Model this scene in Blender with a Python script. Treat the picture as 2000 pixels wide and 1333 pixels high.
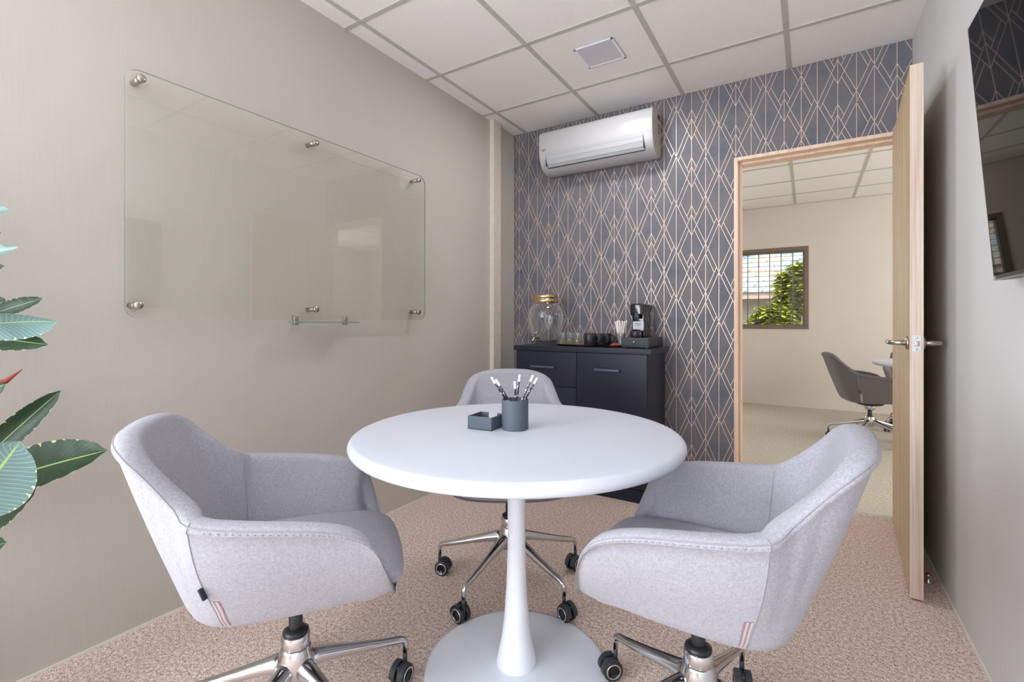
import bpy, bmesh, math, random
from mathutils import Vector, Matrix, noise
random.seed(7)
for o in list(bpy.data.objects): bpy.data.objects.remove(o)
S = bpy.context.scene
C = S.collection
PI = math.pi

# ------------------------------------------------------------------ camera
YAW = math.radians(31.947)
CAMZ = 1.054
cd_ = bpy.data.cameras.new('camera'); cam = bpy.data.objects.new('camera', cd_); C.objects.link(cam)
cd_.sensor_width = 36; cd_.lens = 928.5 / 2000 * 36; cd_.shift_y = -37.5 / 2000
cd_.clip_start = .02; cd_.clip_end = 200
cam.location = (0, 0, CAMZ); cam.rotation_euler = (PI / 2, 0, YAW)
S.camera = cam
# ------------------------------------------------------------------ view, world, lights
S.view_settings.view_transform = 'Standard'; S.view_settings.look = 'None'
S.view_settings.gamma = 1; S.view_settings.use_curve_mapping = False
S.view_settings.exposure = 1.6
try:
    S.cycles.max_bounces = 14; S.cycles.diffuse_bounces = 7; S.cycles.glossy_bounces = 6
    S.cycles.transparent_max_bounces = 16; S.cycles.transmission_bounces = 8
    S.cycles.sample_clamp_indirect = 4.0
    S.cycles.use_denoising = True
except Exception: pass
W = bpy.data.worlds.new('sky'); S.world = W; W.use_nodes = True
bg = W.node_tree.nodes['Background']; bg.inputs[0].default_value = (.80, .90, 1.0, 1); bg.inputs[1].default_value = .62
def light(name, kind, loc, rot, energy, col, size=None, size_y=None, angle=None):
    l = bpy.data.lights.new(name, kind); o = bpy.data.objects.new(name, l); C.objects.link(o)
    o.location = loc; o.rotation_euler = rot; l.energy = energy; l.color = col
    if kind == 'AREA': l.shape = 'RECTANGLE'; l.size = size; l.size_y = size_y
    if angle: l.angle = angle
    return o
light('sun', 'SUN', (0, 0, 20), (math.radians(22), math.radians(-16), 0), 1.1, (1, .96, .88), angle=.01)
# daylight entering by the shopfront behind the camera and by the far-wall opening of the next room
light('daylight_shopfront', 'AREA', (-1.20, -2.22, 1.30), (math.radians(97), 0, 0), 15.5, (.84, .925, 1), 1.3, 2.2)
light('daylight_side_window', 'AREA', (-1.90, -1.22, 1.35), (0, math.radians(-107), 0), 52, (.84, .925, 1), 1.7, 1.7)
light('daylight_next_room', 'AREA', (-2.6, 6.70, 1.45), (-PI / 2, 0, 0), 12, (.97, .99, .975), 1.7, 1.3)
light('added_fill_next_room_side', 'AREA', (3.9, 4.65, 1.5), (0, PI / 2, 0), 29, (.97, .99, .975), 1.6, 1.8)  # added fill standing in for daylight; the wall behind it has no opening

# ------------------------------------------------------------------ helpers
def ld(l, d, z=None):
    c, s = math.cos(YAW), math.sin(YAW)
    p = (l * c - d * s, l * s + d * c)
    return Vector(p) if z is None else Vector((p[0], p[1], z))
class MB:
    """collects geometry in one bmesh"""
    def __init__(s): s.b = bmesh.new(); s.mats = []
    def _f(s, vs, mi=0, smooth=False):
        try:
            f = s.b.faces.new(vs); f.material_index = mi; f.smooth = smooth; return f
        except ValueError: return None
    def box(s, x0, x1, y0, y1, z0, z1, mi=0, bev=0, M=None):
        b2 = bmesh.new()
        vs = [b2.verts.new((x, y, z)) for x in (x0, x1) for y in (y0, y1) for z in (z0, z1)]
        for q in ((0, 1, 3, 2), (4, 6, 7, 5), (0, 4, 5, 1), (2, 3, 7, 6), (0, 2, 6, 4), (1, 5, 7, 3)):
            b2.faces.new([vs[i] for i in q])
        if bev: bmesh.ops.bevel(b2, geom=b2.edges[:], offset=bev, segments=3, affect='EDGES', profile=.7)
        s.merge(b2, mi, bev > 0, M)
        return s
    def merge(s, b2, mi=0, smooth=False, M=None):
        mp = {}
        for v in b2.verts: mp[v] = s.b.verts.new(M @ v.co if M else v.co)
        for f in b2.faces: s._f([mp[v] for v in f.verts], mi, smooth)
        b2.free()
    def lathe(s, prof, n=48, mi=0, M=None, smooth=True):
        rings = []
        for r, z in prof:
            if r < 1e-6: rings.append([s.b.verts.new((0, 0, z))])
            else: rings.append([s.b.verts.new((r * math.cos(2 * PI * k / n), r * math.sin(2 * PI * k / n), z)) for k in range(n)])
        for a, b in zip(rings, rings[1:]):
            for k in range(n):
                k2 = (k + 1) % n
                if len(a) == 1 and len(b) == 1: continue
                if len(a) == 1: s._f([a[0], b[k2], b[k]][::-1], mi, smooth)
                elif len(b) == 1: s._f([a[k], a[k2], b[0]], mi, smooth)
                else: s._f([a[k], a[k2], b[k2], b[k]], mi, smooth)
        if M:
            for r in rings:
                for v in r: v.co = M @ v.co
        return s
    def tube(s, pts, rad, n=10, mi=0, cap=True, flat=1.0, up=None):
        pts = [Vector(p) for p in pts]
        rad = rad if isinstance(rad, (list, tuple)) else [rad] * len(pts)
        rings = []; prev = None
        for i, p in enumerate(pts):
            t = (pts[min(i + 1, len(pts) - 1)] - pts[max(i - 1, 0)]).normalized()
            if up is not None: a = Vector(up).cross(t)
            elif prev is None: a = t.orthogonal()
            else: a = prev - t * prev.dot(t)
            if a.length < 1e-6: a = t.orthogonal()
            a.normalize(); b = t.cross(a).normalized(); prev = a
            rings.append([s.b.verts.new(p + (a * math.cos(2 * PI * k / n) + b * math.sin(2 * PI * k / n) * flat) * rad[i]) for k in range(n)])
        for A, B in zip(rings, rings[1:]):
            for k in range(n): s._f([A[k], A[(k + 1) % n], B[(k + 1) % n], B[k]], mi, True)
        if cap: s._f(rings[0][::-1], mi); s._f(rings[-1], mi)
        return s
    def quad(s, pts, mi=0, smooth=False):
        return s._f([s.b.verts.new(p) for p in pts], mi, smooth)
    def grid(s, rows, mi=0, closed=False, flip=False):
        V = [[s.b.verts.new(p) for p in r] for r in rows]
        for a, b in zip(V, V[1:]):
            n = len(a)
            for k in range(n if closed else n - 1):
                q = [a[k], a[(k + 1) % n], b[(k + 1) % n], b[k]]
                s._f(q[::-1] if flip else q, mi, True)
        return V
    def build(s, name, mats, parent=None, loc=None, rotz=0, norm=True, sharp=None):
        if norm: bmesh.ops.recalc_face_normals(s.b, faces=s.b.faces[:])
        me = bpy.data.meshes.new(name); s.b.to_mesh(me); s.b.free()
        for m in (mats if isinstance(mats, (list, tuple)) else [mats]): me.materials.append(m)
        if sharp is not None:
            try: me.set_sharp_from_angle(angle=math.radians(sharp))
            except Exception: pass
        o = bpy.data.objects.new(name, me); C.objects.link(o)
        if parent: o.parent = parent
        if loc is not None: o.location = loc
        if rotz: o.rotation_euler = (0, 0, rotz)
        return o
def tag(o, label, cat, group=None, kind=None):
    o['label'] = label; o['category'] = cat
    if group: o['group'] = group
    if kind: o['kind'] = kind
    return o
def struct(o, label=None):
    o['kind'] = 'structure'
    if label: o['label'] = label
    return o
def thing(name, label, cat, loc=(0, 0, 0), rotz=0, group=None):
    o = bpy.data.objects.new(name, None); C.objects.link(o); o.empty_display_size = .05
    o.location = loc; o.rotation_euler = (0, 0, rotz)
    return tag(o, label, cat, group)
def copy_tree(o, kids, parent=None):
    c = o.copy(); C.objects.link(c)
    if parent: c.parent = parent
    for ch in kids.get(o, []): copy_tree(ch, kids, c)
    return c
def kids_map():
    m = {}
    for o in bpy.data.objects:
        if o.parent: m.setdefault(o.parent, []).append(o)
    return m
T = Matrix.Translation
def R(a, ax): return Matrix.Rotation(a, 4, ax)

# ------------------------------------------------------------------ materials
def srgb(r, g, b):
    f = lambda c: (c / 255 / 12.92) if c / 255 <= .04045 else ((c / 255 + .055) / 1.055) ** 2.4
    return (f(r), f(g), f(b), 1)
class Mat:
    def __init__(s, name, col=(.8, .8, .8, 1), rough=.5, metal=0, spec=.5):
        s.m = bpy.data.materials.new(name); s.m.use_nodes = True; s.nt = s.m.node_tree
        s.p = s.nt.nodes['Principled BSDF']; s.p.inputs['Base Color'].default_value = col
        s.p.inputs['Roughness'].default_value = rough; s.p.inputs['Metallic'].default_value = metal
        s.p.inputs['Specular IOR Level'].default_value = spec; s._tc = None
    def n(s, t, **k):
        x = s.nt.nodes.new(t)
        for a, b in k.items():
            if hasattr(x, a): setattr(x, a, b)
            else: x.inputs[a.replace('_', ' ')].default_value = b
        return x
    def l(s, a, b): s.nt.links.new(a, b)
    def coord(s, scale=(1, 1, 1), kind='Object', rot=(0, 0, 0)):
        tc = s.n('ShaderNodeTexCoord'); mp = s.n('ShaderNodeMapping'); mp.inputs['Scale'].default_value = scale
        mp.inputs['Rotation'].default_value = rot
        s.l(tc.outputs[kind], mp.inputs[0]); return mp.outputs[0]
    def noise(s, vec, scale, detail=3, rough=.5):
        x = s.n('ShaderNodeTexNoise'); x.inputs['Scale'].default_value = scale; x.inputs['Detail'].default_value = detail
        x.inputs['Roughness'].default_value = rough; s.l(vec, x.inputs['Vector']); return x.outputs['Fac']
    def ramp(s, fac, stops):
        r = s.n('ShaderNodeValToRGB'); e = r.color_ramp.elements
        while len(e) < len(stops): e.new(.5)
        for x, (p, c) in zip(e, stops): x.position = p; x.color = c
        s.l(fac, r.inputs[0]); return r.outputs[0]
    def col(s, out): s.l(out, s.p.inputs['Base Color'])
    def bump(s, fac, strength=.3, dist=.001):
        b = s.n('ShaderNodeBump'); b.inputs['Strength'].default_value = strength; b.inputs['Distance'].default_value = dist
        s.l(fac, b.inputs['Height']); s.l(b.outputs[0], s.p.inputs['Normal'])
def plain(name, col, rough=.5, metal=0, spec=.5, var=.04, sc=30):
    m = Mat(name, col, rough, metal, spec)
    f = m.noise(m.coord(), sc, 2)
    d = [max(0, c * (1 - var)) for c in col[:3]] + [1]; u = [min(1, c * (1 + var)) for c in col[:3]] + [1]
    m.col(m.ramp(f, [(.35, d), (.65, u)])); return m.m
def wallpaint(name, c1, c2):
    m = Mat(name, c1, .62, 0, .35)
    a = m.noise(m.coord((90, 90, 1.2)), 6, 3); b = m.noise(m.coord((1, 1, 1)), 2.2, 3)
    mix = m.n('ShaderNodeMath', operation='MULTIPLY_ADD'); m.l(a, mix.inputs[0]); mix.inputs[1].default_value = .8
    m.l(b, mix.inputs[2])
    m.col(m.ramp(mix.outputs[0], [(.65, c1), (1.15, c2)])); m.bump(a, .06, .0004); return m.m
M = {}
M['wall'] = wallpaint('beige_wall_covering', srgb(184, 177, 168), srgb(189, 182, 174))
M['wall_grey'] = wallpaint('pale_grey_wall_covering', srgb(200, 197, 196), srgb(204, 202, 201))
M['wall_next'] = wallpaint('cream_wall_paint', srgb(214, 207, 199), srgb(218, 211, 204))
m = Mat('ceiling_tile', srgb(222, 218, 215), .85, 0, .2)
v = m.coord(); f = m.noise(v, 160, 4, .7); m.col(m.ramp(f, [(.3, srgb(226, 222, 219)), (.5, srgb(241, 238, 236)), (.8, srgb(245, 242, 240))])); m.bump(f, .35, .001); M['tile'] = m.m
M['tgrid'] = plain('ceiling_grid_metal', srgb(188, 186, 178), .5)
def carpet(name, cols, sc=1):
    m = Mat(name, cols[1], .95, 0, .1)
    v = m.coord(); f = m.noise(v, 260 * sc, 3, .75); g = m.noise(v, 90 * sc, 2, .6)
    mx = m.n('ShaderNodeMath', operation='MULTIPLY_ADD'); m.l(g, mx.inputs[0]); mx.inputs[1].default_value = .40; m.l(f, mx.inputs[2])
    sh = m.n('ShaderNodeMath', operation='SUBTRACT'); m.l(mx.outputs[0], sh.inputs[0]); sh.inputs[1].default_value = .2
    m.col(m.ramp(sh.outputs[0], [(.36, cols[0]), (.46, cols[1]), (.55, cols[2]), (.66, cols[3])])); m.bump(f, .6, .003); return m.m
M['carpet'] = carpet('speckled_brown_carpet', [srgb(134, 108, 95), srgb(198, 173, 161), srgb(227, 207, 198), srgb(252, 243, 238)])
M['carpet_next'] = carpet('beige_loop_carpet', [srgb(158, 150, 136), srgb(186, 178, 164), srgb(202, 195, 182), srgb(222, 216, 205)], .8)
m = Mat('dark_wallpaper', srgb(96, 97, 104), .55, 0, .4)
v = m.coord(); f = m.noise(v, 6, 6, .65); m.col(m.ramp(f, [(.30, srgb(88, 92, 104)), (.48, srgb(106, 105, 112)), (.60, srgb(114, 108, 111)), (.72, srgb(100, 105, 118))])); f2 = m.noise(v, 90, 3, .6); m.bump(f2, .15, .0006); M['paper'] = m.m
M['foil'] = plain('rose_gold_foil', srgb(236, 208, 190), .40, .45, .5, .02)
def wood(name, cols, sc=1, rough=.5):
    m = Mat(name, cols[0], rough, 0, .4)
    f = m.noise(m.coord((60 * sc, 60 * sc, 1.2)), 2.5, 6, .65); g = m.noise(m.coord((14 * sc, 14 * sc, .5)), 2, 3)
    mx = m.n('ShaderNodeMath', operation='MULTIPLY_ADD'); m.l(g, mx.inputs[0]); mx.inputs[1].default_value = .6; m.l(f, mx.inputs[2])
    m.col(m.ramp(mx.outputs[0], [(.60, cols[0]), (.78, cols[1]), (.98, cols[2])])); m.bump(f, .15, .0008); return m.m
M['oak'] = wood('oak_veneer', [srgb(158, 130, 96), srgb(186, 158, 122), srgb(204, 180, 146)])
M['oak_edge'] = wood('pale_oak_edging', [srgb(188, 162, 146), srgb(206, 184, 170), srgb(218, 202, 190)])
M['oak_frame'] = wood('pale_oak_frame', [srgb(212, 180, 156), srgb(226, 198, 176), srgb(234, 212, 194)])
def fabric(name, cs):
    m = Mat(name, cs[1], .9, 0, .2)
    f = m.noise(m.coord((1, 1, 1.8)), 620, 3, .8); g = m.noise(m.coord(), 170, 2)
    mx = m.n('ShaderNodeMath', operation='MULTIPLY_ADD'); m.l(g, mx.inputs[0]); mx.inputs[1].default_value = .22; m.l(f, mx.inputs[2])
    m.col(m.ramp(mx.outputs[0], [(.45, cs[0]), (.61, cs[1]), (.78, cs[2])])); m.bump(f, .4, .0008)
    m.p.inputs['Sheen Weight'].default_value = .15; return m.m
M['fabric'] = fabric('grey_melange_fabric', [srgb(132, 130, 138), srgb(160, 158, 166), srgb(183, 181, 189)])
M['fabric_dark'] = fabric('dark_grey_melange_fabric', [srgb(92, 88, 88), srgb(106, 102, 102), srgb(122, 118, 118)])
M['stitch'] = plain('grey_seam_thread', srgb(150, 147, 152), .9, var=.02)
M['chrome'] = plain('polished_aluminium', srgb(206, 206, 208), .13, 1, .5, .02)
M['steel'] = plain('brushed_steel', srgb(186, 178, 168), .28, 1, .5, .04)
M['black'] = plain('black_plastic', srgb(34, 34, 38), .38)
M['blackgloss'] = plain('glossy_black_plastic', srgb(14, 14, 18), .06)
M['rubber'] = plain('dark_grey_rubber', srgb(52, 56, 64), .5)
M['white'] = plain('white_lacquer', srgb(232, 236, 245), .32, 0, .5, .01)
M['white_top'] = plain('white_satin_tabletop', srgb(205, 208, 220), .36, 0, .5, .012, 4)
M['ac'] = plain('white_glossy_plastic', srgb(182, 179, 181), .22, 0, .5, .01)
M['ac_side'] = plain('beige_white_plastic', srgb(198, 190, 182), .4, 0, .5, .01)
M['ac_flap'] = plain('light_grey_plastic', srgb(170, 170, 173), .3, 0, .5, .01)
M['gap'] = plain('dark_gap', srgb(60, 60, 62), .7)
m = Mat('dark_navy_woodgrain', srgb(32, 34, 52), .42, 0, .4)
f = m.noise(m.coord((3, 3, 90)), 3, 5, .6); m.col(m.ramp(f, [(.3, srgb(21, 23, 42)), (.7, srgb(33, 35, 54))])); m.bump(f, .2, .0006); M['navy'] = m.m
M['navy_handle'] = plain('navy_metal', srgb(92, 96, 116), .32, .5)
M['gold'] = plain('gold_metal', srgb(222, 198, 160), .2, 1)
M['greyblue'] = plain('blue_grey_card', srgb(80, 88, 100), .6, 0, .4, .04, 200)
M['mug'] = plain('matte_black_glaze', srgb(44, 43, 48), .32)
M['eraser'] = plain('white_rubber', srgb(240, 240, 240), .6)
m = Mat('marbled_pencil', srgb(40, 40, 46), .35)
f = m.noise(m.coord((1, 1, 1)), 130, 2, .6); m.col(m.ramp(f, [(.50, srgb(28, 28, 34)), (.56, srgb(110, 108, 114)), (.64, srgb(206, 202, 204))])); M['pencil'] = m.m
M['bronze'] = plain('bronze_aluminium', srgb(126, 112, 100), .4, .3)
M['bar'] = plain('window_bar_steel', srgb(96, 102, 106), .5)
M['trunk_pvc'] = plain('cream_pvc', srgb(214, 204, 192), .4)
M['seal'] = plain('pale_silicone_bead', srgb(216, 210, 200), .5)
M['orange'] = plain('orange_red_foil', srgb(230, 84, 52), .4)
M['paperwhite'] = plain('white_paper', srgb(236, 226, 222), .8)
M['label'] = plain('silver_label', srgb(206, 208, 214), .35)
M['print'] = plain('grey_print', srgb(120, 122, 130), .6)
M['logo'] = plain('grey_badge', srgb(150, 148, 150), .35, .4)
M['led'] = plain('frosted_diffuser', srgb(205, 202, 208), .35, 0, .5, .01)
M['tray'] = plain('dark_tray_metal', srgb(40, 36, 34), .15, .7)
M['tray_gold'] = plain('brushed_gold_tray', srgb(176, 152, 106), .3, .8)
M['soil'] = plain('potting_soil', srgb(62, 46, 36), .95, var=.3, sc=90)
M['pot'] = plain('white_ceramic', srgb(222, 220, 216), .3)
M['bark'] = plain('grey_brown_bark', srgb(104, 82, 60), .9, var=.12, sc=30)
M['ext'] = plain('exterior_render', srgb(196, 188, 178), .85)
M['fascia'] = plain('pink_fascia', srgb(238, 206, 190), .7)
M['ground'] = plain('garden_soil', srgb(140, 122, 96), .95, var=.2, sc=5)
M['redstem'] = plain('red_sheath', srgb(150, 60, 50), .5)
M['stripe_pink'] = plain('dusty_pink_thread', srgb(148, 118, 124), .85)
M['stripe_grey'] = plain('pale_grey_tape', srgb(178, 170, 173), .85)
M['tagblack'] = plain('black_woven_tape', srgb(36, 44, 58), .7)
def glass(name, tint, edge=.5, gloss_col=(1, 1, 1, 1), rough=0.0, mul=1.0, power=4.6):
    m = Mat(name); nt = m.nt; nt.nodes.remove(m.p)
    tr = m.n('ShaderNodeBsdfTransparent'); tr.inputs[0].default_value = tint
    gl = m.n('ShaderNodeBsdfGlossy'); gl.inputs['Color'].default_value = gloss_col; gl.inputs['Roughness'].default_value = rough
    lw = m.n('ShaderNodeLayerWeight'); lw.inputs[0].default_value = .5
    pw_ = m.n('ShaderNodeMath', operation='POWER'); m.l(lw.outputs['Facing'], pw_.inputs[0]); pw_.inputs[1].default_value = power
    mm = m.n('ShaderNodeMath', operation='MULTIPLY_ADD'); m.l(pw_.outputs[0], mm.inputs[0]); mm.inputs[1].default_value = .92 * mul; mm.inputs[2].default_value = .042 * mul; mm.use_clamp = True
    mix = m.n('ShaderNodeMixShader'); m.l(mm.outputs[0], mix.inputs[0]); m.l(tr.outputs[0], mix.inputs[1]); m.l(gl.outputs[0], mix.inputs[2])
    m.l(mix.outputs[0], nt.nodes['Material Output'].inputs[0]); return m.m
M['board_glass'] = glass('green_tinted_glass', (.978, .985, .970, 1), mul=1.1)
M['jar_glass'] = glass('jar_glass', (.90, .905, .91, 1), mul=1.5, power=2.0)
M['clear_glass'] = glass('clear_glass', (.93, .94, .945, 1), mul=1.3, power=2.4)
M['pane_glass'] = glass('window_glass', (.985, .99, .99, 1), mul=.45)
M['glass_edge'] = plain('green_glass_edge', srgb(112, 140, 126), .1)
M['tv_glass'] = plain('black_screen_glass', srgb(3, 3, 5), .02, 0, .0)
for n_ in M['tv_glass'].node_tree.nodes:
    if n_.type == 'BSDF_PRINCIPLED': n_.inputs['IOR'].default_value = 1.18; n_.inputs['Specular IOR Level'].default_value = .5

# ------------------------------------------------------------------ room shell
XL, XR, YB, CZ, YF = -1.955, .454, 3.166, 2.513, -2.30       # left, right, wallpapered wall, ceiling, shopfront
WT = .11
DX0, DX1, DZ = -.383, .434, 2.047                             # doorway outer edges
def wallbox(name, boxes, mat, label=None):
    mb = MB()
    for b in boxes: mb.box(*b)
    return struct(mb.build(name, mat), label)
wallbox('floor', [(XL - .1, XR + .1, YF - .1, YB + .005, -.05, 0)], M['carpet'])
wallbox('floor_next_room', [(-5, 4.1, YB + .005, 6.96, -.05, -.001)], M['carpet_next'])
sy0, sy1, sz0, sz1 = -2.08, -.36, .50, 2.22
wallbox('wall_left', [(XL - .1, XL, YF - .1, sy0, 0, CZ + .1), (XL - .1, XL, sy0, sy1, 0, sz0), (XL - .1, XL, sy0, sy1, sz1, CZ + .1), (XL - .1, XL, sy1, YB, 0, CZ + .1)], M['wall'])
wallbox('wall_right', [(XR, XR + .1, YF - .1, YB, 0, CZ + .1)], M['wall_grey'])
# wallpapered wall with the foil lines laid on it
mb = MB()
mb.box(-5, DX0 + .006, YB, YB + WT, 0, CZ + .1); mb.box(DX1 - .006, 4.1, YB, YB + WT, 0, CZ + .1); mb.box(DX0 + .006, DX1 - .006, YB, YB + WT, DZ - .006, CZ + .1)
for f in mb.b.faces:
    if f.calc_center_median().y > YB + .02: f.material_index = 2
P_ = .304; a_, b_, pd = .084, .161, .2555
IN, OUT, LO, UP, R2z = .132, .1907, .181, .2457, .3645
def ln(x, z, x2, z2): return (x, z, x2, z2)
m1 = LO / a_; m2 = (IN - (UP - P_)) / a_; mr = (R2z - LO) / (b_ - a_); md = (UP + P_ - R2z) / (b_ - a_)
xL = -(pd - b_); n0 = R2z - .152; m5 = n0 / -xL; m6 = (IN - (n0 - P_)) / -xL
segs = []
segs.append(ln(0, 0, a_, LO)); segs.append(ln(0, IN, a_, UP - P_))
x = (IN - UP + m1 * a_) / (m1 + m2); segs.append(ln(a_, UP, x, UP - m1 * (a_ - x)))
q = UP - m1 * a_
x = (OUT - q) / (m1 + m2); segs.append(ln(0, OUT, x, OUT - m2 * x))
dI = IN - .059; x0 = dI / (m1 + m2); x1 = (dI - (q - P_)) / (m1 + m2); segs.append(ln(x0, dI - m2 * x0, x1, dI - m2 * x1))
segs.append(ln(a_, LO, b_, R2z)); segs.append(ln(a_, UP + P_, b_, R2z))
t = (P_) / (mr + md); segs.append(ln(a_, UP, a_ + t, UP + mr * t))
t = (LO + P_ - UP) / (mr + md); segs.append(ln(a_, LO + P_, a_ + t, LO + P_ - md * t))
segs.append(ln(xL, n0, 0, 0)); segs.append(ln(xL, n0 - P_, 0, IN))
c6 = dI + P_                                                  # offset leg of the row above
x0 = -(c6 - P_) / (m5 + m6); x1 = -c6 / (m5 + m6); segs.append(ln(x0, c6 + m6 * x0, x1, c6 + m6 * x1))
x0 = (.06 - c6) / (m5 + m6); x1 = (.06 - IN) / (m5 + m6); segs.append(ln(x0, .06 - m5 * x0, x1, .06 - m5 * x1))
x = (.06 - OUT) / (m5 + m6); segs.append(ln(0, OUT, x, OUT + m6 * x))
def clip(seg, r):
    x0, y0, x1, y1 = seg; dx, dy = x1 - x0, y1 - y0; t0, t1 = 0., 1.
    for p, q in ((-dx, x0 - r[0]), (dx, r[1] - x0), (-dy, y0 - r[2]), (dy, r[3] - y0)):
        if abs(p) < 1e-9:
            if q < 0: return None
        else:
            t = q / p
            if p < 0: t0 = max(t0, t)
            else: t1 = min(t1, t)
    return None if t0 >= t1 else (x0 + dx * t0, y0 + dy * t0, x0 + dx * t1, y0 + dy * t1)
rects = [(XL + .002, DX0, .0, CZ - .001), (DX0, DX1, DZ, CZ - .001), (DX1, XR - .002, 0, CZ - .001)]
allseg = []
for k in range(-6, 6):
    X = -.630 + pd * k
    for dx in (0, a_, b_): allseg.append((X + dx, 0, X + dx, CZ))
    for j in range(-6, 6):
        z = 1.300 + P_ * j + (.152 if k % 2 else 0)
        for s_ in segs: allseg.append((X + s_[0], z + s_[1], X + s_[2], z + s_[3]))
hw = .0012
for s_ in allseg:
    for r in rects:
        c = clip(s_, r)
        if not c: continue
        d = Vector((c[2] - c[0], c[3] - c[1]));
        if d.length < 1e-4: continue
        d.normalize(); e = Vector((-d.y, d.x)) * hw; yy = YB - .0006
        mb.quad([(c[0] + e.x, yy, c[1] + e.y), (c[0] - e.x, yy, c[1] - e.y), (c[2] - e.x, yy, c[3] - e.y), (c[2] + e.x, yy, c[3] + e.y)], 1)
struct(mb.build('wall_back', [M['paper'], M['foil'], M['wall_next']], norm=False))
# shopfront wall behind the camera
ox0, ox1, oz0, oz1 = -1.90, -.50, .10, 2.42
wallbox('wall_front', [(XL - .1, ox0, YF - .12, YF, 0, CZ + .1), (ox1, XR + .1, YF - .12, YF, 0, CZ + .1), (ox0, ox1, YF - .12, YF, 0, oz0), (ox0, ox1, YF - .12, YF, oz1, CZ + .1)], M['wall'])
w = MB()
for xx in (ox0, -1.225, ox1 - .05): w.box(xx, xx + .05, YF - .08, YF - .03, oz0, oz1)
for zz in (oz0, 1.75, oz1 - .05): w.box(ox0, ox1, YF - .08, YF - .03, zz, zz + .05)
wf = struct(w.build('window_1', M['bronze']))
MB().box(ox0 + .02, ox1 - .02, YF - .058, YF - .052, oz0 + .02, oz1 - .02).build('window_pane', M['pane_glass'], wf)
w = MB()
for yy in (sy0, -1.245, sy1 - .05): w.box(XL - .08, XL - .03, yy, yy + .05, sz0, sz1)
for zz in (sz0, 1.6, sz1 - .05): w.box(XL - .08, XL - .03, sy0, sy1, zz, zz + .05)
ws = struct(w.build('window_3', M['bronze']))
MB().box(XL - .058, XL - .052, sy0 + .02, sy1 - .02, sz0 + .02, sz1 - .02).build('window_pane', M['pane_glass'], ws)
wallbox('added_sun_shield', [(-3.4, 1.1, YF - 1.1, YF - .12, 2.45, 2.55), (-3.4, XL - .1, YF - .12, 0.1, 2.45, 2.55)], M['ext'])  # unseen overhang added to keep direct sun out of the windows
# ceiling with its lay-in tiles and T-grid
def ceiling(name, x0, x1, y0, y1, gx, gy, z=CZ, cover=(0, 0)):
    mb = MB(); mb.box(x0, x1, y0, y1, z, z + .1)
    g = .012
    for X in gx: mb.box(X - g, X + g, y0, y1, z - .0035, z + .002, 1)
    for Y in gy: mb.box(x0, x1, Y - g, Y + g, z - .004, z + .002, 1)
    return struct(mb.build(name, [M['tile'], M['tgrid']]))
gxs = [-1.845, -1.262, -.682, -.095]
ceiling('ceiling', XL, XR, YF, YB, gxs, [2.745 - .588 * i for i in range(9)])
ceiling('ceiling_next_room', -5, 4.1, YB + WT, 6.86, [-.135 + .585 * i for i in range(-8, 8)], [3.9, 4.5, 5.1, 5.7, 6.31, 6.848])
# edge beads at the foot of the walls
wallbox('baseboard_left', [(XL, XL + .006, YF, YB, 0, .008)], M['seal'])
wallbox('baseboard_right', [(XR - .006, XR, YF, YB, 0, .008)], M['seal'])
wallbox('trim_1', [(XL, XL + .035, 2.832, 2.925, 0, CZ - .002)], M['trunk_pvc'])
# next room
YN = 6.86
nx0, nx1, nz0, nz1 = -1.05, .003, .965, 1.985
wallbox('wall_far', [(-5, -3.5, YN, YN + .12, 0, CZ + .1), (-3.5, -1.7, YN, YN + .12, 0, .8), (-3.5, -1.7, YN, YN + .12, 2.1, CZ + .1),
                     (-1.7, nx0, YN, YN + .12, 0, CZ + .1), (nx1, 4.1, YN, YN + .12, 0, CZ + .1), (nx0, nx1, YN, YN + .12, 0, nz0), (nx0, nx1, YN, YN + .12, nz1, CZ + .1)], M['wall_next'])
wallbox('wall_next_room_left', [(-5.1, -5, YB, YN + .12, 0, CZ + .1)], M['wall_next'])
wallbox('wall_next_room_right', [(4.1, 4.2, YB, YN + .12, 0, CZ + .1)], M['wall_next'])
wallbox('baseboard_far', [(-5, 4.1, YN - .006, YN, 0, .012)], M['seal'])
w = MB()
for x0, x1, z0, z1 in ((nx0, nx0 + .045, nz0, nz1), (nx1 - .045, nx1, nz0, nz1), (nx0 + .0452, nx1 - .0452, nz0, nz0 + .04), (nx0 + .0452, nx1 - .0452, nz1 - .045, nz1)):
    w.box(x0, x1, YN - .012, YN + .06, z0, z1, 0, .004)
for x0, x1, z0, z1 in ((nx0 + .04, nx0 + .06, nz0, nz1), (nx1 - .062, nx1 - .042, nz0, nz1), (nx0 + .061, nx1 - .063, nz0 + .038, nz0 + .055), (nx0 + .061, nx1 - .063, nz1 - .062, nz1 - .044)):
    w.box(x0, x1, YN + .01, YN + .09, z0, z1)
wn = struct(w.build('window_2', M['bronze']))
MB().box(nx0 + .03, nx1 - .03, YN + .04, YN + .046, nz0 + .03, nz1 - .03).build('window_pane', M['pane_glass'], wn)
for i in range(8): MB().tube([(-.168 - .127 * i + .127, YN + .075, nz0 + .03), (-.168 - .127 * i + .127, YN + .075, nz1 - .03)], .005, 8).build('window_bar', M['bar'], wn) if i else None
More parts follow.
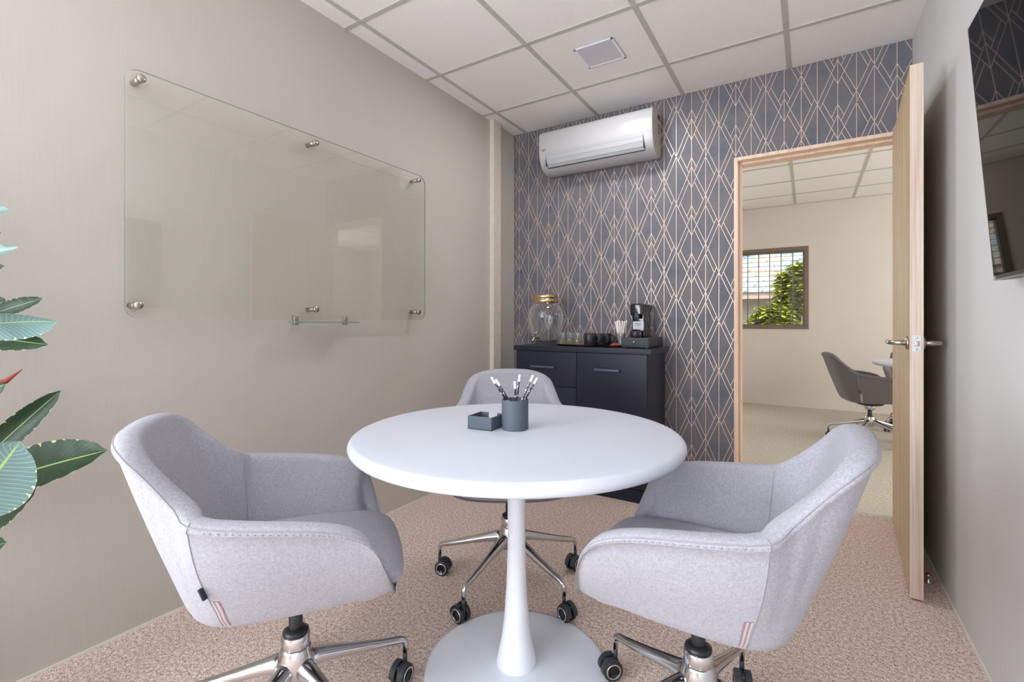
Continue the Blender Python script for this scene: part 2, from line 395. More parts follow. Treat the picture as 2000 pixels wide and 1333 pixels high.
# door frame and door leaf
mb = MB()
fw = .020
for (x0, x1, z0, z1) in ((DX0, DX0 + fw, 0, DZ), (DX1 - fw, DX1, 0, DZ), (DX0 + fw + .0002, DX1 - fw - .0002, DZ - fw, DZ)):
    mb.box(x0, x1, YB - .012, YB + WT + .012, z0, z1, 0, .0015)
for (x0, x1, z0, z1) in ((DX0 + fw, DX0 + fw + .014, 0, DZ - fw), (DX1 - fw - .014, DX1 - fw, 0, DZ - fw), (DX0 + fw + .0142, DX1 - fw - .0142, DZ - fw - .014, DZ - fw)):
    mb.box(x0, x1, YB + .040, YB + WT + .006, z0, z1, 0, .0015)
struct(mb.build('trim_2', M['oak_frame']))
hx, hy = .412, YB - .016
dw, dt, dz0, dz1 = .826, .040, .008, 2.027
ang = math.atan2(.0, 1)
DA = math.radians(3.2)
dm = MB(); dm.box(-dt, 0, -dw, 0, dz0, dz1)
for f in dm.b.faces:
    c = f.calc_center_median()
    f.material_index = 0 if abs(f.normal.x) > .5 or (abs(c.x + dt) < 1e-4 or abs(c.x) < 1e-4) else 1
door = struct(dm.build('door_1', [M['oak'], M['oak_edge']], None, (hx, hy, 0), -DA))
hz = .972
def lever(sgn):
    mb = MB(); x = -dt if sgn < 0 else 0; y = -dw + .058
    mb.lathe([(0, 0), (.026, 0), (.027, .004), (.022, .009), (.013, .011), (0, .011)], 28, 0, T((x, y, hz)) @ R(PI / 2 * sgn, 'Y'))
    pts = [(x, y, hz), (x + sgn * .03, y, hz), (x + sgn * .046, y + .004, hz), (x + sgn * .054, y + .018, hz), (x + sgn * .056, y + .04, hz), (x + sgn * .057, y + .12, hz)]
    mb.tube(pts, [.011, .010, .0095, .0095, .0095, .009], 12)
    return mb.build('door_handle', M['steel'], door)
lever(-1); lever(1)
mb = MB(); mb.box(-.0325, -.0075, -dw - .0015, -dw + .001, hz - .03, hz + .03, 0, .0006); mb.box(-.026, -.014, -dw - .010, -dw, hz - .009, hz + .009, 1, .002)
for zz in (-.022, .022): mb.lathe([(0, 0), (.004, 0), (.003, .0015), (0, .001)], 12, 1, T((-.02, -dw - .001, hz + zz)) @ R(PI / 2, 'X'))
mb.build('latch_plate', [M['label'], M['steel']], door)
mb = MB(); mb.lathe([(0, 0), (.016, 0), (.016, .006), (.010, .012), (.010, .026), (.013, .030), (.011, .036), (0, .038)], 24)
tag(mb.build('door_stop', M['chrome'], None, (.4107, 2.518, 0)), 'small shiny metal door stop on the carpet behind the open door', 'door stop')

# ------------------------------------------------------------------ tub chair
def cr(P, k, closed=True):
    n = len(P); out = []
    for i in range(n if closed else n - 1):
        p0, p1, p2, p3 = (Vector(P[(i + j) % n]) if closed else Vector(P[max(0, min(n - 1, i + j))]) for j in (-1, 0, 1, 2))
        for s in range(k):
            t = s / k
            out.append(.5 * ((2 * p1) + (p2 - p0) * t + (2 * p0 - 5 * p1 + 4 * p2 - p3) * t * t + (3 * p1 - p0 - 3 * p2 + p3) * t ** 3))
    if not closed: out.append(Vector(P[-1]))
    return out
RIM = [(0, -.271, .830), (.090, -.268, .826), (.147, -.256, .814), (.190, -.224, .792), (.210, -.176, .748), (.231, -.126, .694), (.267, -.092, .670),
       (.287, .010, .656), (.293, .129, .641), (.292, .206, .620), (.287, .250, .588), (.271, .273, .539), (.241, .288, .486), (.202, .299, .447), (.153, .307, .434), (.080, .314, .430), (0, .316, .429)]
BOT = [(0, -.128, .411), (.066, -.127, .411), (.113, -.123, .411), (.146, -.115, .411), (.168, -.101, .410), (.182, -.079, .409), (.191, -.048, .408),
       (.196, .010, .408), (.198, .081, .410), (.198, .149, .413), (.196, .199, .416), (.190, .228, .414), (.177, .250, .408), (.155, .264, .403), (.123, .274, .400), (.068, .280, .399), (0, .283, .399)]
def loop(H): return H + [(-x, y, z) for x, y, z in H[-2:0:-1]]
KS = 3
rim = cr(loop(RIM), KS); bot = cr(loop(BOT), KS); NL = len(rim)
def inward(L):
    out = []
    for i in range(len(L)):
        t = L[(i + 1) % len(L)] - L[i - 1]; t.z = 0; t.normalize()
        n = Vector((-t.y, t.x, 0)); c = Vector((0, .03, 0)) - L[i]; c.z = 0
        out.append(n if n.dot(c) > 0 else -n)
    return out
nr = inward(rim); nb = inward(bot)
# smooth normals
for _ in range(3): nr = [(nr[i - 1] + nr[i] * 2 + nr[(i + 1) % NL]).normalized() for i in range(NL)]
thick = []
for i in range(NL):
    k = min(i, NL - i) / KS
    thick.append(.052 if k < 6 else .050 if k < 10 else .050 + (.022 - .050) * min(1, (k - 10) / 4))
cen = Vector((0, .07, .400))
def lerp(a, b, t): return a * (1 - t) + b * t
rows = []
inb = [bot[i] + nb[i] * .022 + Vector((0, 0, .046)) for i in range(NL)]
for name_, f in (('r0', .5), ('r1', .85)): rows.append([lerp(cen, bot[i], f) for i in range(NL)])
for t in (.25, .5, .75, 1):
    row = []
    for i in range(NL):
        p0 = lerp(bot[i], cen, .12); p2 = lerp(bot[i], rim[i], .20); row.append(p0 * (1 - t) ** 2 + bot[i] * 2 * t * (1 - t) + p2 * t * t)
    rows.append(row)
for t in (.32, .45, .58, .70, .82, .92):
    rows.append([lerp(bot[i], rim[i], t) - nr[i] * (.004 if min(i, NL - i) < 13 else .012) * math.sin(PI * (t - .2) / .8) for i in range(NL)])
for a, dz in ((0, -.018), (.06, -.008), (.20, -.002), (.5, 0), (.80, -.002), (.94, -.008), (1, -.018)):
    rows.append([rim[i] + nr[i] * thick[i] * a + Vector((0, 0, dz)) for i in range(NL)])
for t in (.15, .35, .55, .75, 1):
    row = []
    for i in range(NL):
        top = rim[i] + nr[i] * thick[i] + Vector((0, 0, -.018)); row.append(lerp(top, inb[i], t))
    rows.append(row)
NR = len(rows)
def sector(name, i0, i1, r0, r1, parent):
    mb = MB(); mb.grid([[rows[r][i % NL] for i in range(i0, i1 + 1)] for r in range(r0, r1)], flip=True)
    o = mb.build(name, M['fabric'], parent, norm=False); return o
SE = 6 * KS; FR = 16 * KS
def seam_line(i, r0, r1, out, rad=.0014, mb=None, off=None):
    pts = []
    for r in range(r0, r1):
        p = rows[r][i % NL]
        pts.append(p - nr[i % NL] * out)
    mb.tube(pts, rad, 6)
def caster(mb_parent, loc, rz, idx):
    h = MB()
    h.lathe([(0, .050), (.0065, .050), (.0065, .088), (0, .088)], 12)
    h.box(-.0055, .0055, -.006, .034, .022, .058, 0, .004)
    prof = []
    for k in range(11):
        a = PI * (-.02 + .62 * k / 10); prof.append((math.cos(a), math.sin(a)))
    for sd in (-1, 1):
        x0, x1 = (.005 * sd, .0225 * sd)
        for (p, q) in zip(prof, prof[1:]):
            P = lambda c, r: (.014 + c[0] * r, .030 + c[1] * r)
            for r0, r1, xa, xb in ((.0335, .0335, x0, x1), (.0312, .0312, x0, x1)):
                h.quad([(xa, *P(p, r0)), (xb, *P(p, r0)), (xb, *P(q, r0)), (xa, *P(q, r0))], 0, True)
            h.quad([(x1, *P(p, .0335)), (x1, *P(p, .0312)), (x1, *P(q, .0312)), (x1, *P(q, .0335))])
    c = h.build('caster', M['rubber'], mb_parent, loc, rz)
    for s in (-1, 1):
        w = MB(); Mx = T((s * .0145, .014, .0300)) @ R(PI / 2 * s, 'Y')
        w.lathe([(0, -.0075), (.026, -.0075), (.0295, -.005), (.0295, .005), (.027, .0080), (.0225, .0085)], 28, 0, Mx)
        w.lathe([(.0225, .0085), (.0220, .0095), (.0190, .0095), (.0182, .0088)], 28, 1, Mx)
        w.lathe([(.0182, .0088), (.0170, .0070), (0, .0066)], 28, 2, Mx)
        w.build('wheel', [M['black'], M['chrome'], M['blackgloss']], c)
    return c
SPIN = {}
def make_chair(label, group):
    root = thing('swivel_tub_chair', label, 'chair', group=group)
    sh = sector('backrest', -SE, SE, 2, NR, root)
    ar = sector('armrest', SE, FR, 2, NR, root); al = sector('armrest', NL - FR, NL - SE, 2, NR, root)
    mb = MB(); V = mb.grid([rows[0], rows[1], rows[2]], closed=True, flip=True)
    cv = mb.b.verts.new(cen)
    for k in range(NL): mb._f([cv, V[0][k], V[0][(k + 1) % NL]], 0, True)
    V2 = mb.grid([[p - Vector((0, 0, .001)) for p in rows[NR - 1]], [lerp(p, Vector((0, .06, .455)), .5) for p in rows[NR - 1]]], closed=True)
    cv = mb.b.verts.new((0, .06, .455))
    for k in range(NL): mb._f([cv, V2[1][(k + 1) % NL], V2[1][k]], 0, True)
    mb.build('seat_base', M['fabric'], root)
    # cushion
    mb = MB(); base = []
    for i in range(NL):
        p = inb[i] + nb[i] * .004; k = min(i, NL - i) / KS
        y = p.y
        if k > 8: y = p.y + .074 * min(1, (k - 8) / 4.5)
        base.append(Vector((p.x * (1.0 + .13 * max(0, min(1, (k - 8) / 3))), y, 0)))
    for _ in range(4): base = [(base[i - 1] + base[i] * 2 + base[(i + 1) % NL]) / 4 for i in range(NL)]
    cc = Vector((0, .08, 0)); rr = []
    for sc, z in ((.86, .452), (.95, .455), (1.0, .461), (1.02, .471), (1.015, .482), (.985, .491), (.94, .497), (.82, .503), (.6, .507), (.3, .509)):
        row = []
        for p in base:
            q = cc + (p - cc) * sc
            front = max(0, (q.y - .10) / .24); back = max(0, (-.02 - q.y) / .2)
            zz = z - (.030 * front ** 2.2 if z > .46 else 0.008 * front) - .010 * back
            row.append(Vector((q.x, q.y, zz)))
        rr.append(row)
    V = mb.grid(rr, closed=True); cv = mb.b.verts.new((0, .08, .5095))
    for k in range(NL): mb._f([cv, V[-1][k], V[-1][(k + 1) % NL]], 0, True)
    mb._f(V[0][::-1])
    cu = mb.build('seat_cushion', M['fabric'], root)
    # seams
    mb = MB()
    for i in (SE, NL - SE): seam_line(i, 3, 15, .0002, .0013, mb)
    mb.tube([rows[13][i % NL] + nr[i % NL] * -.0005 for i in range(NL - SE - 9 * KS + 10, NL + SE + 9 * KS - 9)], .0013, 6)
    for s, rg in ((1, (19, NR)),):
        for i in (SE - 2, NL - SE + 2):
            mb.tube([rows[r][i] + nr[i] * .0006 for r in range(18, NR)], .0014, 6)
    mb.build('seam', M['stitch'], root)
    # dotted top-stitching beside the arm edge
    for side in (0, 1):
        mb = MB(); pts = []
        for k in range(SE + 1, SE + 5 * KS + 2):
            i = k if side == 0 else NL - k
            pts.append(lerp(rows[13][i], rows[12][i], .62) - nr[i] * .0006)
        dense = cr(pts, 6, False)
        for a, b in zip(dense[::2], dense[1::2]): mb.tube([a, b], .0009, 5)
        mb.build('top_stitching', M['stitch'], root)
    # little fabric tabs at the foot of the seams
    for side in (1, -1):
        mb = MB(); i = SE if side > 0 else NL - SE
        j = SE + 1 if side > 0 else NL - SE - 1
        for q in range(4):
            a0, a1 = .12 + q * .19, .12 + (q + 1) * .19
            pr_ = []
            for r in (3, 4, 5, 6):
                A = rows[r][i % NL]; B = rows[r][j % NL]; n = nr[i % NL]
                pr_.append((lerp(A, B, a0) - n * .0012, lerp(A, B, a1) - n * .0012))
            mb.grid([[p[0] for p in pr_], [p[1] for p in pr_]], 1 if q % 2 else 0)
        mb.build('striped_tab', [M['stripe_grey'], M['stripe_pink']], root)
    mb = MB(); A = rows[6][SE]; B = rows[8][SE]; n = -nr[SE]; u = (B - A).normalized(); mid = lerp(A, B, .35); t = u.cross(n).normalized()
    Mx = Matrix((( *t, 0), (*u, 0), (*n, 0), (0, 0, 0, 1))).transposed(); Mx.translation = mid + n * .004
    mb.box(-.0022, .0022, -.015, .015, -.003, .008, 0, .001, Mx)
    mb.build('fabric_tag', M['tagblack'], root)['label'] = 'black woven tag'
    # pedestal
    mb = MB(); mb.lathe([(0, .377), (.085, .378), (.10, .385), (.10, .402), (0, .402)], 36); mb.lathe([(0, .335), (.030, .335), (.052, .378), (0, .378)], 28, 1)
    mb.build('seat_plate', [M['black'], M['chrome']], root)
    mb = MB(); mb.lathe([(0, .20), (.0165, .20), (.0165, .378), (0, .378)], 24); mb.lathe([(0, .200), (.034, .200), (.034, .262), (.029, .270), (.029, .262), (.018, .262)], 32, 1)
    mb.lathe([(.0165, .266), (.030, .266), (.031, .272), (.020, .279), (.0165, .279)], 32, 0)
    mb.build('gas_lift', [M['black'], M['chrome']], root)
    base = bpy.data.objects.new('star_base', None); C.objects.link(base); base.parent = root
    mb = MB(); mb.lathe([(0, .145), (.030, .145), (.044, .17), (.046, .20), (.036, .228), (.034, .236), (0, .236)], 40); hub = mb.build('hub', M['chrome'], base)
    for k in range(5):
        a = 2 * PI * k / 5; Mx = R(a, 'Z')
        mb = MB()
        pts = [(.020, 0, .190), (.05, 0, .186), (.09, 0, .177), (.16, 0, .158), (.232, 0, .139), (.284, 0, .127), (.297, 0, .121), (.302, 0, .110), (.302, 0, .084)]
        rd = [.026, .023, .0185, .0145, .0118, .0102, .0095, .0082, .0076]
        mb.tube([Mx @ Vector(p) for p in pts], rd, 14, flat=.92)
        mb.build('leg', M['chrome'], base)
        caster(base, Mx @ Vector((.302, 0, 0)), random.uniform(0, 6.28), k)
    for ch in bpy.data.objects:
        if ch.parent == root and (ch.name in ('seat_plate', 'gas_lift') or ch == base): ch.location.y = .072
    return root, base
chair0, base0 = make_chair('grey tub swivel chair with a black side tag, between the plant and the white table', 'tub chairs around the white round table')
KM = kids_map()
def place(root, l, d, face_deg, base_deg, dz=0, label=None, group=None, first=False):
    r = root if first else copy_tree(root, KM)
    p = ld(l, d); r.location = (p.x, p.y, 0)
    r.rotation_euler = (0, 0, math.radians(face_deg) + YAW - PI / 2)
    if label: r['label'] = label
    if group: r['group'] = group
    for ch in (KM[root] if first else [o for o in bpy.data.objects if o.parent == r]):
        if ch.name.startswith('star_base'): ch.rotation_euler = (0, 0, math.radians(base_deg - face_deg) + PI / 2)
        elif dz: ch.location = (ch.location.x, ch.location.y, ch.location.z + dz)
    return r
place(chair0, -.0100, 1.990, 270.5, 22, .004, label='grey tub swivel chair behind the white round table, in front of the dark cabinet')
place(chair0, .5108, 1.1085, 149.2, 46, 0, label='grey tub swivel chair by the white table, its back towards the doorway')
place(chair0, 3.045, 4.160, -20, 143, -.045, 'grey tub swivel chair seen through the doorway, side on, under the beige wall', 'tub chairs in the next room')
place(chair0, 3.945, 4.60, 238, 100, -.045, 'grey tub swivel chair mostly hidden behind the open door leaf in the next room', 'tub chairs in the next room')
place(chair0, -.6174, 1.184, 18.8, 39, first=True)

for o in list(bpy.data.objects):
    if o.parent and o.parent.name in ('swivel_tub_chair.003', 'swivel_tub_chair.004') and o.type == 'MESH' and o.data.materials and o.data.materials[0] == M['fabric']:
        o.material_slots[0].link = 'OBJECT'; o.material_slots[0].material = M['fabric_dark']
# ------------------------------------------------------------------ round tables
def make_table(R_, h, label, rb=.275, s=1.0):
    root = thing('round_table', label, 'table')
    mb = MB(); e = []
    for k in range(13):
        a = -PI / 2 + PI * k / 12; e.append((R_ - .017 + .017 * math.cos(a) , h - .017 + .017 * math.sin(a) * 1.0))
    mb.lathe([(0, h - .034)] + [(R_ * .8, h - .034)] + e + [(R_ * .9, h), (R_ * .5, h), (0, h)], 128)
    mb.build('table_top', M['white_top'], root)
    mb = MB(); mb.lathe([(0, .012), (.059, .014), (.0605, .020), (.058, .035), (.0515, .065), (.045, .095), (.039, .14), (.034, .20), (.030, .27), (.0275, .36), (.0268, .45), (.0275, .54), (.031, .62), (.040, .668), (.060, .688), (.062, h - .034), (0, h - .034)], 72)
    mb.build('pedestal', M['white'], root)
    mb = MB(); mb.lathe([(0, 0), (rb, 0), (rb + .002, .003), (rb, .007), (rb - .01, .0085), (.16, .011), (.10, .0135), (.06, .0165), (0, .0165)], 128)
    mb.build('base', M['white'], root)
    return root
tb = make_table(.489, .724, 'white round pedestal table in the middle of the room holding the pencil cup')
TC = ld(.0135, 1.45); tb.location = (TC.x, TC.y, 0)
kt = kids_map(); t2 = copy_tree(tb, kt); t2['label'] = 'white round table in the next room, mostly hidden by the open door'
p = ld(3.52, 3.845); t2.location = (p.x, p.y, 0)
ZT = .724
# pencil cup
cp = ld(.0095, 1.466); cup_z = ZT
mb = MB(); mb.lathe([(0, 0), (.0395, 0), (.041, .0015), (.041, .0895), (.0405, .091), (.0385, .091), (.038, .0895), (.038, .004), (0, .004)], 64)
tag(mb.build('pencil_cup', M['greyblue'], None, (cp.x, cp.y, cup_z + .0003), sharp=40), 'blue-grey cylindrical pencil cup on the white table', 'pencil cup')
def px(u, v, d): return (Vector(((u - 1000) / 928.5 * d, d, CAMZ - (v - 629) / 928.5 * d)))
def pw(u, v, d):
    q = px(u, v, d); return ld(q.x, q.y, q.z)
pl = [((960, 738), (984, 775), 'pencil with white eraser leaning furthest to one side, towards the glass board', 0.0), ((969, 742), (991, 777), 'pencil with white eraser leaning beside the most slanted one', -.012),
      ((1005, 746), (1007, 778), 'shortest upright pencil with white eraser in the middle of the cup', -.008), ((1015, 733), (1010, 776), 'tallest upright pencil with white eraser at the back of the cup', .012),
      ((1041, 734), (1021, 778), 'pencil with white eraser leaning towards the doorway, the taller of two', -.006), ((1049, 739), (1028, 776), 'pencil with white eraser leaning furthest towards the doorway', .008)]
for (tu, tv), (eu, ev), lab, dd in pl:
    tp = Vector(px(tu, tv, 1.466 + dd)); ex = Vector(px(eu, ev, 1.466 + dd))
    dr = (ex - tp).normalized(); L = (tp.z - (ZT + .008)) / -dr.z; bp = tp + dr * L
    # keep the foot inside the cup
    off = Vector((bp.x - .0095, bp.y - 1.466)); 
    if off.length > .030: off = off.normalized() * .030; bp.x = .0095 + off.x; bp.y = 1.466 + off.y
    A = ld(bp.x, bp.y, bp.z); B = ld(tp.x, tp.y, tp.z); ax = (B - A); Ln = ax.length; ax.normalize()
    root = thing('pencil', lab, 'pencil', A, 0, 'marbled pencils in the cup')
    root.rotation_mode = 'QUATERNION'; root.rotation_quaternion = Vector((0, 0, 1)).rotation_difference(ax)
    mb = MB(); mb.lathe([(0, 0), (.0012, 0), (.0036, .010), (.0036, Ln - .020), (0, Ln - .020)], 6, smooth=False); mb.build('barrel', M['pencil'], root)
    mb = MB(); mb.lathe([(.0038, Ln - .021), (.0038, Ln - .013), (.0032, Ln - .0125), (.0032, Ln - .006), (.0040, Ln - .003), (.0030, Ln + .001), (0, Ln + .002)], 16); mb.build('eraser', M['eraser'], root)
# memo box
bc = ld(-.0610, 1.430)
ax1 = ld(-.080, .040).normalized(); ang = math.atan2(ax1.y, ax1.x)
mb = MB(); t_ = .0035; A_, B_, H_ = .084, .078, .040
mb.box(0, A_, -B_, 0, 0, t_, 0, .0006); mb.box(0, A_, -t_, 0, 0, H_, 0, .0006) ; mb.box(0, t_, -B_, 0, 0, H_, 0, .0006); mb.box(A_ - t_, A_, -B_, 0, 0, H_, 0, .0006)
mb.box(0, .022, -B_, -B_ + t_, 0, H_, 0, .0006); mb.box(A_ - .03, A_, -B_, -B_ + t_, 0, H_, 0, .0006)
memo = tag(mb.build('memo_box', M['greyblue'], None, (bc.x, bc.y, ZT + .0003), ang), 'small open blue-grey memo box with a notched side, beside the pencil cup', 'desk tray')

# ------------------------------------------------------------------ glass board
BX = XL + .055
def rrect(y0, y1, z0, z1, r, n=8):
    out = []
    for cy, cz, a0 in ((y1 - r, z1 - r, 0), (y0 + r, z1 - r, PI / 2), (y0 + r, z0 + r, PI), (y1 - r, z0 + r, 3 * PI / 2)):
        for k in range(n + 1): a = a0 + PI / 2 * k / n; out.append((cy + r * math.cos(a), cz + r * math.sin(a)))
    return out
def slab(mb, pts, x0, x1, mi=0, mis=1):
    a = [mb.b.verts.new((x0, y, z)) for y, z in pts]; b = [mb.b.verts.new((x1, y, z)) for y, z in pts]
    mb._f(a[::-1], mi); mb._f(b, mi)
    for k in range(len(a)): mb._f([a[k], a[(k + 1) % len(a)], b[(k + 1) % len(a)], b[k]], mis)
gb = thing('glass_board', 'large frameless glass writing board on stand-off studs on the beige wall', 'glass board', (XL, 1.365, 1.48))
def gp(mb, name, mats, parent=gb, **k):
    o = mb.build(name, mats, parent, (-XL, -1.365, -1.48), **k); return o
mb = MB(); slab(mb, rrect(.650, 2.088, 1.064, 1.897, .045), BX - .006, BX); gp(mb, 'glass_pane', [M['board_glass'], M['glass_edge']])
for (y, z) in ((.693, 1.868), (1.357, 1.865), (2.028, 1.866), (.684, 1.109), (1.357, 1.110), (2.026, 1.110)):
    mb = MB(); Mx = T((XL, y, z)) @ R(PI / 2, 'Y')
    mb.lathe([(0, 0), (.0105, 0), (.0105, .0485), (0, .0485)], 24, 0, Mx); mb.lathe([(0, .0555), (.0125, .0555), (.0135, .057), (.0135, .066), (.0125, .068), (0, .068)], 24, 0, Mx)
    gp(mb, 'standoff_stud', M['steel'])
tr = thing('pen_tray', 'narrow green glass pen ledge on two steel clips at the bottom edge of the board', 'shelf', (BX, 1.39, 1.05))
mb = MB(); mb.box(BX + .001, BX + .058, 1.225, 1.562, 1.049, 1.055); o = mb.build('glass_ledge', M['glass_edge'], tr, (-BX, -1.39, -1.05))
for y in (1.255, 1.515):
    mb = MB(); mb.box(BX + .0005, BX + .016, y - .011, y + .011, 1.0555, 1.082, 0, .002); mb.box(BX + .0005, BX + .016, y - .010, y + .010, 1.040, 1.0485, 0, .002)
    mb.lathe([(0, 0), (.004, 0), (.004, .002), (0, .002)], 12, 0, T((BX + .016, y, 1.071)) @ R(PI / 2, 'Y'))
    mb.build('clip', M['steel'], tr, (-BX, -1.39, -1.05))

# ------------------------------------------------------------------ air conditioner
acr = thing('air_conditioner', 'white wall-mounted split air conditioner above the cabinet, under the ceiling', 'air conditioner', (-1.24, YB, 2.13))
def extrude_prof(mb, prof, x0, x1, mi=0, mie=0, inset=0, smooth=True):
    n = len(prof)
    xs = [(x0, .0), (x0 + inset, 1.), (x1 - inset, 1.), (x1, 0.)] if inset else [(x0, 1), (x1, 1)]
    cy = sum(p[0] for p in prof) / n; cz = sum(p[1] for p in prof) / n
    ring = []
    for X, f in xs:
        sc = 1 if f else .965
        ring.append([mb.b.verts.new((X, cy + (y - cy) * sc, cz + (z - cz) * sc)) for y, z in prof])
    for a, b in zip(ring, ring[1:]):
        for k in range(n): mb._f([a[k], a[(k + 1) % n], b[(k + 1) % n], b[k]], mi, smooth)
    mb._f(ring[0][::-1], mie); mb._f(ring[-1], mie)
prof = [(0, 2.135), (0, 2.425), (-.04, 2.428), (-.12, 2.415), (-.180, 2.398), (-.197, 2.388), (-.205, 2.370), (-.208, 2.32), (-.208, 2.26), (-.204, 2.225), (-.196, 2.196), (-.180, 2.165), (-.155, 2.140), (-.12, 2.120), (-.07, 2.112), (-.02, 2.118)]
def acp(mb, name, mats, **k): return mb.build(name, mats, acr, (1.24, -YB, -2.13), **k)
mb = MB(); extrude_prof(mb, [(y + YB, z) for y, z in prof], -1.620, -.822, 0, 1, .010); acp(mb, 'housing', [M['ac'], M['ac_side']], sharp=50)
# flap: follows the lower front
fl = [(-.2065, 2.240), (-.2045, 2.222), (-.1965, 2.193), (-.1815, 2.163), (-.166, 2.147)]
mb = MB()
for a, b in zip(fl, fl[1:]):
    mb.quad([(-1.565, YB + a[0] - .003, a[1]), (-.880, YB + a[0] - .003, a[1]), (-.880, YB + b[0] - .004, b[1] - .001), (-1.565, YB + b[0] - .004, b[1] - .001)], 0, True)
e0 = fl[-1]; mb.box(-1.567, -.878, YB + e0[0] - .004, YB + e0[0] + .006, e0[1] - .006, e0[1] - .0005, 1)
mb.box(-.879, -.876, YB - .2035, YB - .165, 2.150, 2.24, 1); mb.box(-1.568, -1.565, YB - .2035, YB - .165, 2.150, 2.24, 1)
acp(mb, 'louvre_flap', [M['ac_flap'], M['gap']])
mb = MB(); mb.lathe([(0, 0), (.018, 0), (.017, .0015), (0, .0018)], 28, 0, T((-1.580, YB - .2080, 2.262)) @ R(PI / 2, 'X') @ Matrix.Diagonal((1, .42, 1, 1))); acp(mb, 'badge', M['logo'])
mb = MB(); mb.box(-.823, -.819, YB - .075, YB - .035, 2.36, 2.39, 0); 
for k in range(5): mb.box(-.823, -.8195, YB - .07, YB - .045, 2.27 + k * .014, 2.275 + k * .014, 0)
acp(mb, 'side_vents', M['gap'])

# ------------------------------------------------------------------ ceiling light
cl = thing('ceiling_light', 'small square flush ceiling panel light set in a ceiling tile', 'light', (-.958, 2.437, CZ))
mb = MB(); q = .108
for x0, x1, y0, y1 in ((-q, q, -q, -q + .012), (-q, q, q - .012, q), (-q, -q + .012, -q, q), (q - .012, q, -q, q)): mb.box(x0, x1, y0, y1, -.009, -.0045, 0, .001)
mb.build('frame', M['white'], cl); MB().box(-q + .010, q - .010, -q + .010, q - .010, -.0075, -.0045).build('diffuser', M['led'], cl)
light('added_fill_at_ceiling_panel', 'AREA', (-.958, 2.437, CZ - .012), (0, 0, 0), 3.2, (.97, .98, 1), .19, .19)  # added fill to even the light at the back; the panel itself is unlit

# ------------------------------------------------------------------ television
tv = thing('television', 'large black wall-mounted television tilted forward on the grey wall by the door', 'television', (XR, 1.10, 1.48))
tv.rotation_euler = (0, 0, 0)
TVM = T((-.0475, .552, -.322)) @ R(math.radians(-4.3), 'Y')
mb = MB(); mb.box(-.010, .028, -1.15, 0, 0, .652, 0, .002, TVM); mb.build('case', M['black'], tv)
mb = MB(); mb.box(-.0115, -.0103, -1.144, -.006, .012, .646, 0, 0, TVM); mb.build('screen', M['tv_glass'], tv)
mb = MB(); mb.box(-.0118, -.0098, -1.15, 0, -.0005, .0022, 0, 0, TVM); mb.box(-.0118, -.0098, -.0022, 0, 0, .652, 0, 0, TVM); mb.build('bezel_trim', M['steel'], tv)
mb = MB(); mb.box(-.075, -.0, -.75, -.40, .22, .45); mb.build('wall_bracket', M['black'], tv)

# ------------------------------------------------------------------ cabinet
CY = 2.72; cb = thing('cabinet', 'dark navy woodgrain sideboard cabinet against the patterned wallpaper', 'cabinet', (-1.215, 2.93, 0))
def cp_(mb, name, mats, parent=cb, off=True, **k): return mb.build(name, mats, parent, (1.215, -2.93, 0) if off else None, **k)
mb = MB(); mb.box(-1.662, -.785, CY + .018, 3.120, .075, .866, 0, .001); cp_(mb, 'body', M['navy'])
mb = MB(); mb.box(-1.680, -.760, CY - .006, 3.128, .866, .896, 0, .0015); cp_(mb, 'top_panel', M['navy'])
mb = MB(); mb.box(-1.655, -.787, CY + .005, 3.11, 0, .075); cp_(mb, 'plinth', M['navy'])
def front(name, x0, x1, z0, z1, hxa, hxb, hz_):
    mb = MB(); mb.box(x0, x1, CY, CY + .0175, z0, z1, 0, .0012); f = cp_(mb, name, M['navy'])
    if hz_:
        mb = MB(); mb.box(hxa, hxb, CY - .032, CY - .020, hz_ - .007, hz_ + .007, 0, .002)
        for hx_ in (hxa + .002, hxb - .012): mb.box(hx_, hx_ + .010, CY - .022, CY, hz_ - .005, hz_ + .005)
        mb.build('handle', M['navy_handle'], f)
front('drawer', -1.660, -1.226, .643, .862, -1.538, -1.369, .765)
front('drawer', -1.660, -1.226, .365, .640, -1.538, -1.369, .56)
front('drawer', -1.660, -1.226, .080, .362, -1.538, -1.369, .28)
front('cabinet_door', -1.223, -.787, .080, .862, -1.098, -.941, .765)

# ------------------------------------------------------------------ things on the cabinet
ZC = .8962
def onY(u, Y):
    r = (u - 1000) / 928.5; c, s = math.cos(YAW), math.sin(YAW); return Y * (r * c - s) / (r * s + c)
jx, jy = onY(1066, 2.94), 2.94
jar = thing('drink_dispenser', 'glass drink dispenser jar with a gold lid and small tap on the cabinet', 'drink dispenser', (jx, jy, ZC))
mb = MB(); mb.lathe([(0, .0), (.066, .0), (.072, .004), (.075, .016), (.092, .06), (.112, .12), (.124, .18), (.124, .215), (.114, .25), (.094, .275), (.082, .286), (.080, .300)], 56)
mb.build('jar', M['jar_glass'], jar, norm=False)
mb = MB(); mb.lathe([(0, .012), (.068, .012), (.078, .024), (.080, .032), (.074, .030), (0, .028)], 48); g = mb.build('glass_foot', glass('thick_glass', (.62, .60, .58, 1), mul=2), jar)
mb = MB(); mb.lathe([(.080, .288), (.086, .290), (.0865, .312), (.083, .314), (.083, .318), (.0865, .320), (.0865, .340), (.083, .343), (0, .343)], 56); mb.build('lid', M['gold'], jar)
mb = MB(); tp = Vector((-.015, -.098, .048)); d_ = Vector((tp.x, tp.y, 0)).normalized()
mb.tube([tp * .86 + Vector((0, 0, .007)), tp, tp + d_ * .035, tp + d_ * .045 + Vector((0, 0, -.012)), tp + d_ * .045 + Vector((0, 0, -.028))], .009, 12)
mb.tube([tp + d_ * .024, tp + d_ * .024 + Vector((0, 0, .034)), tp + d_ * .024 + Vector((.022, 0, .040))], .006, 10)
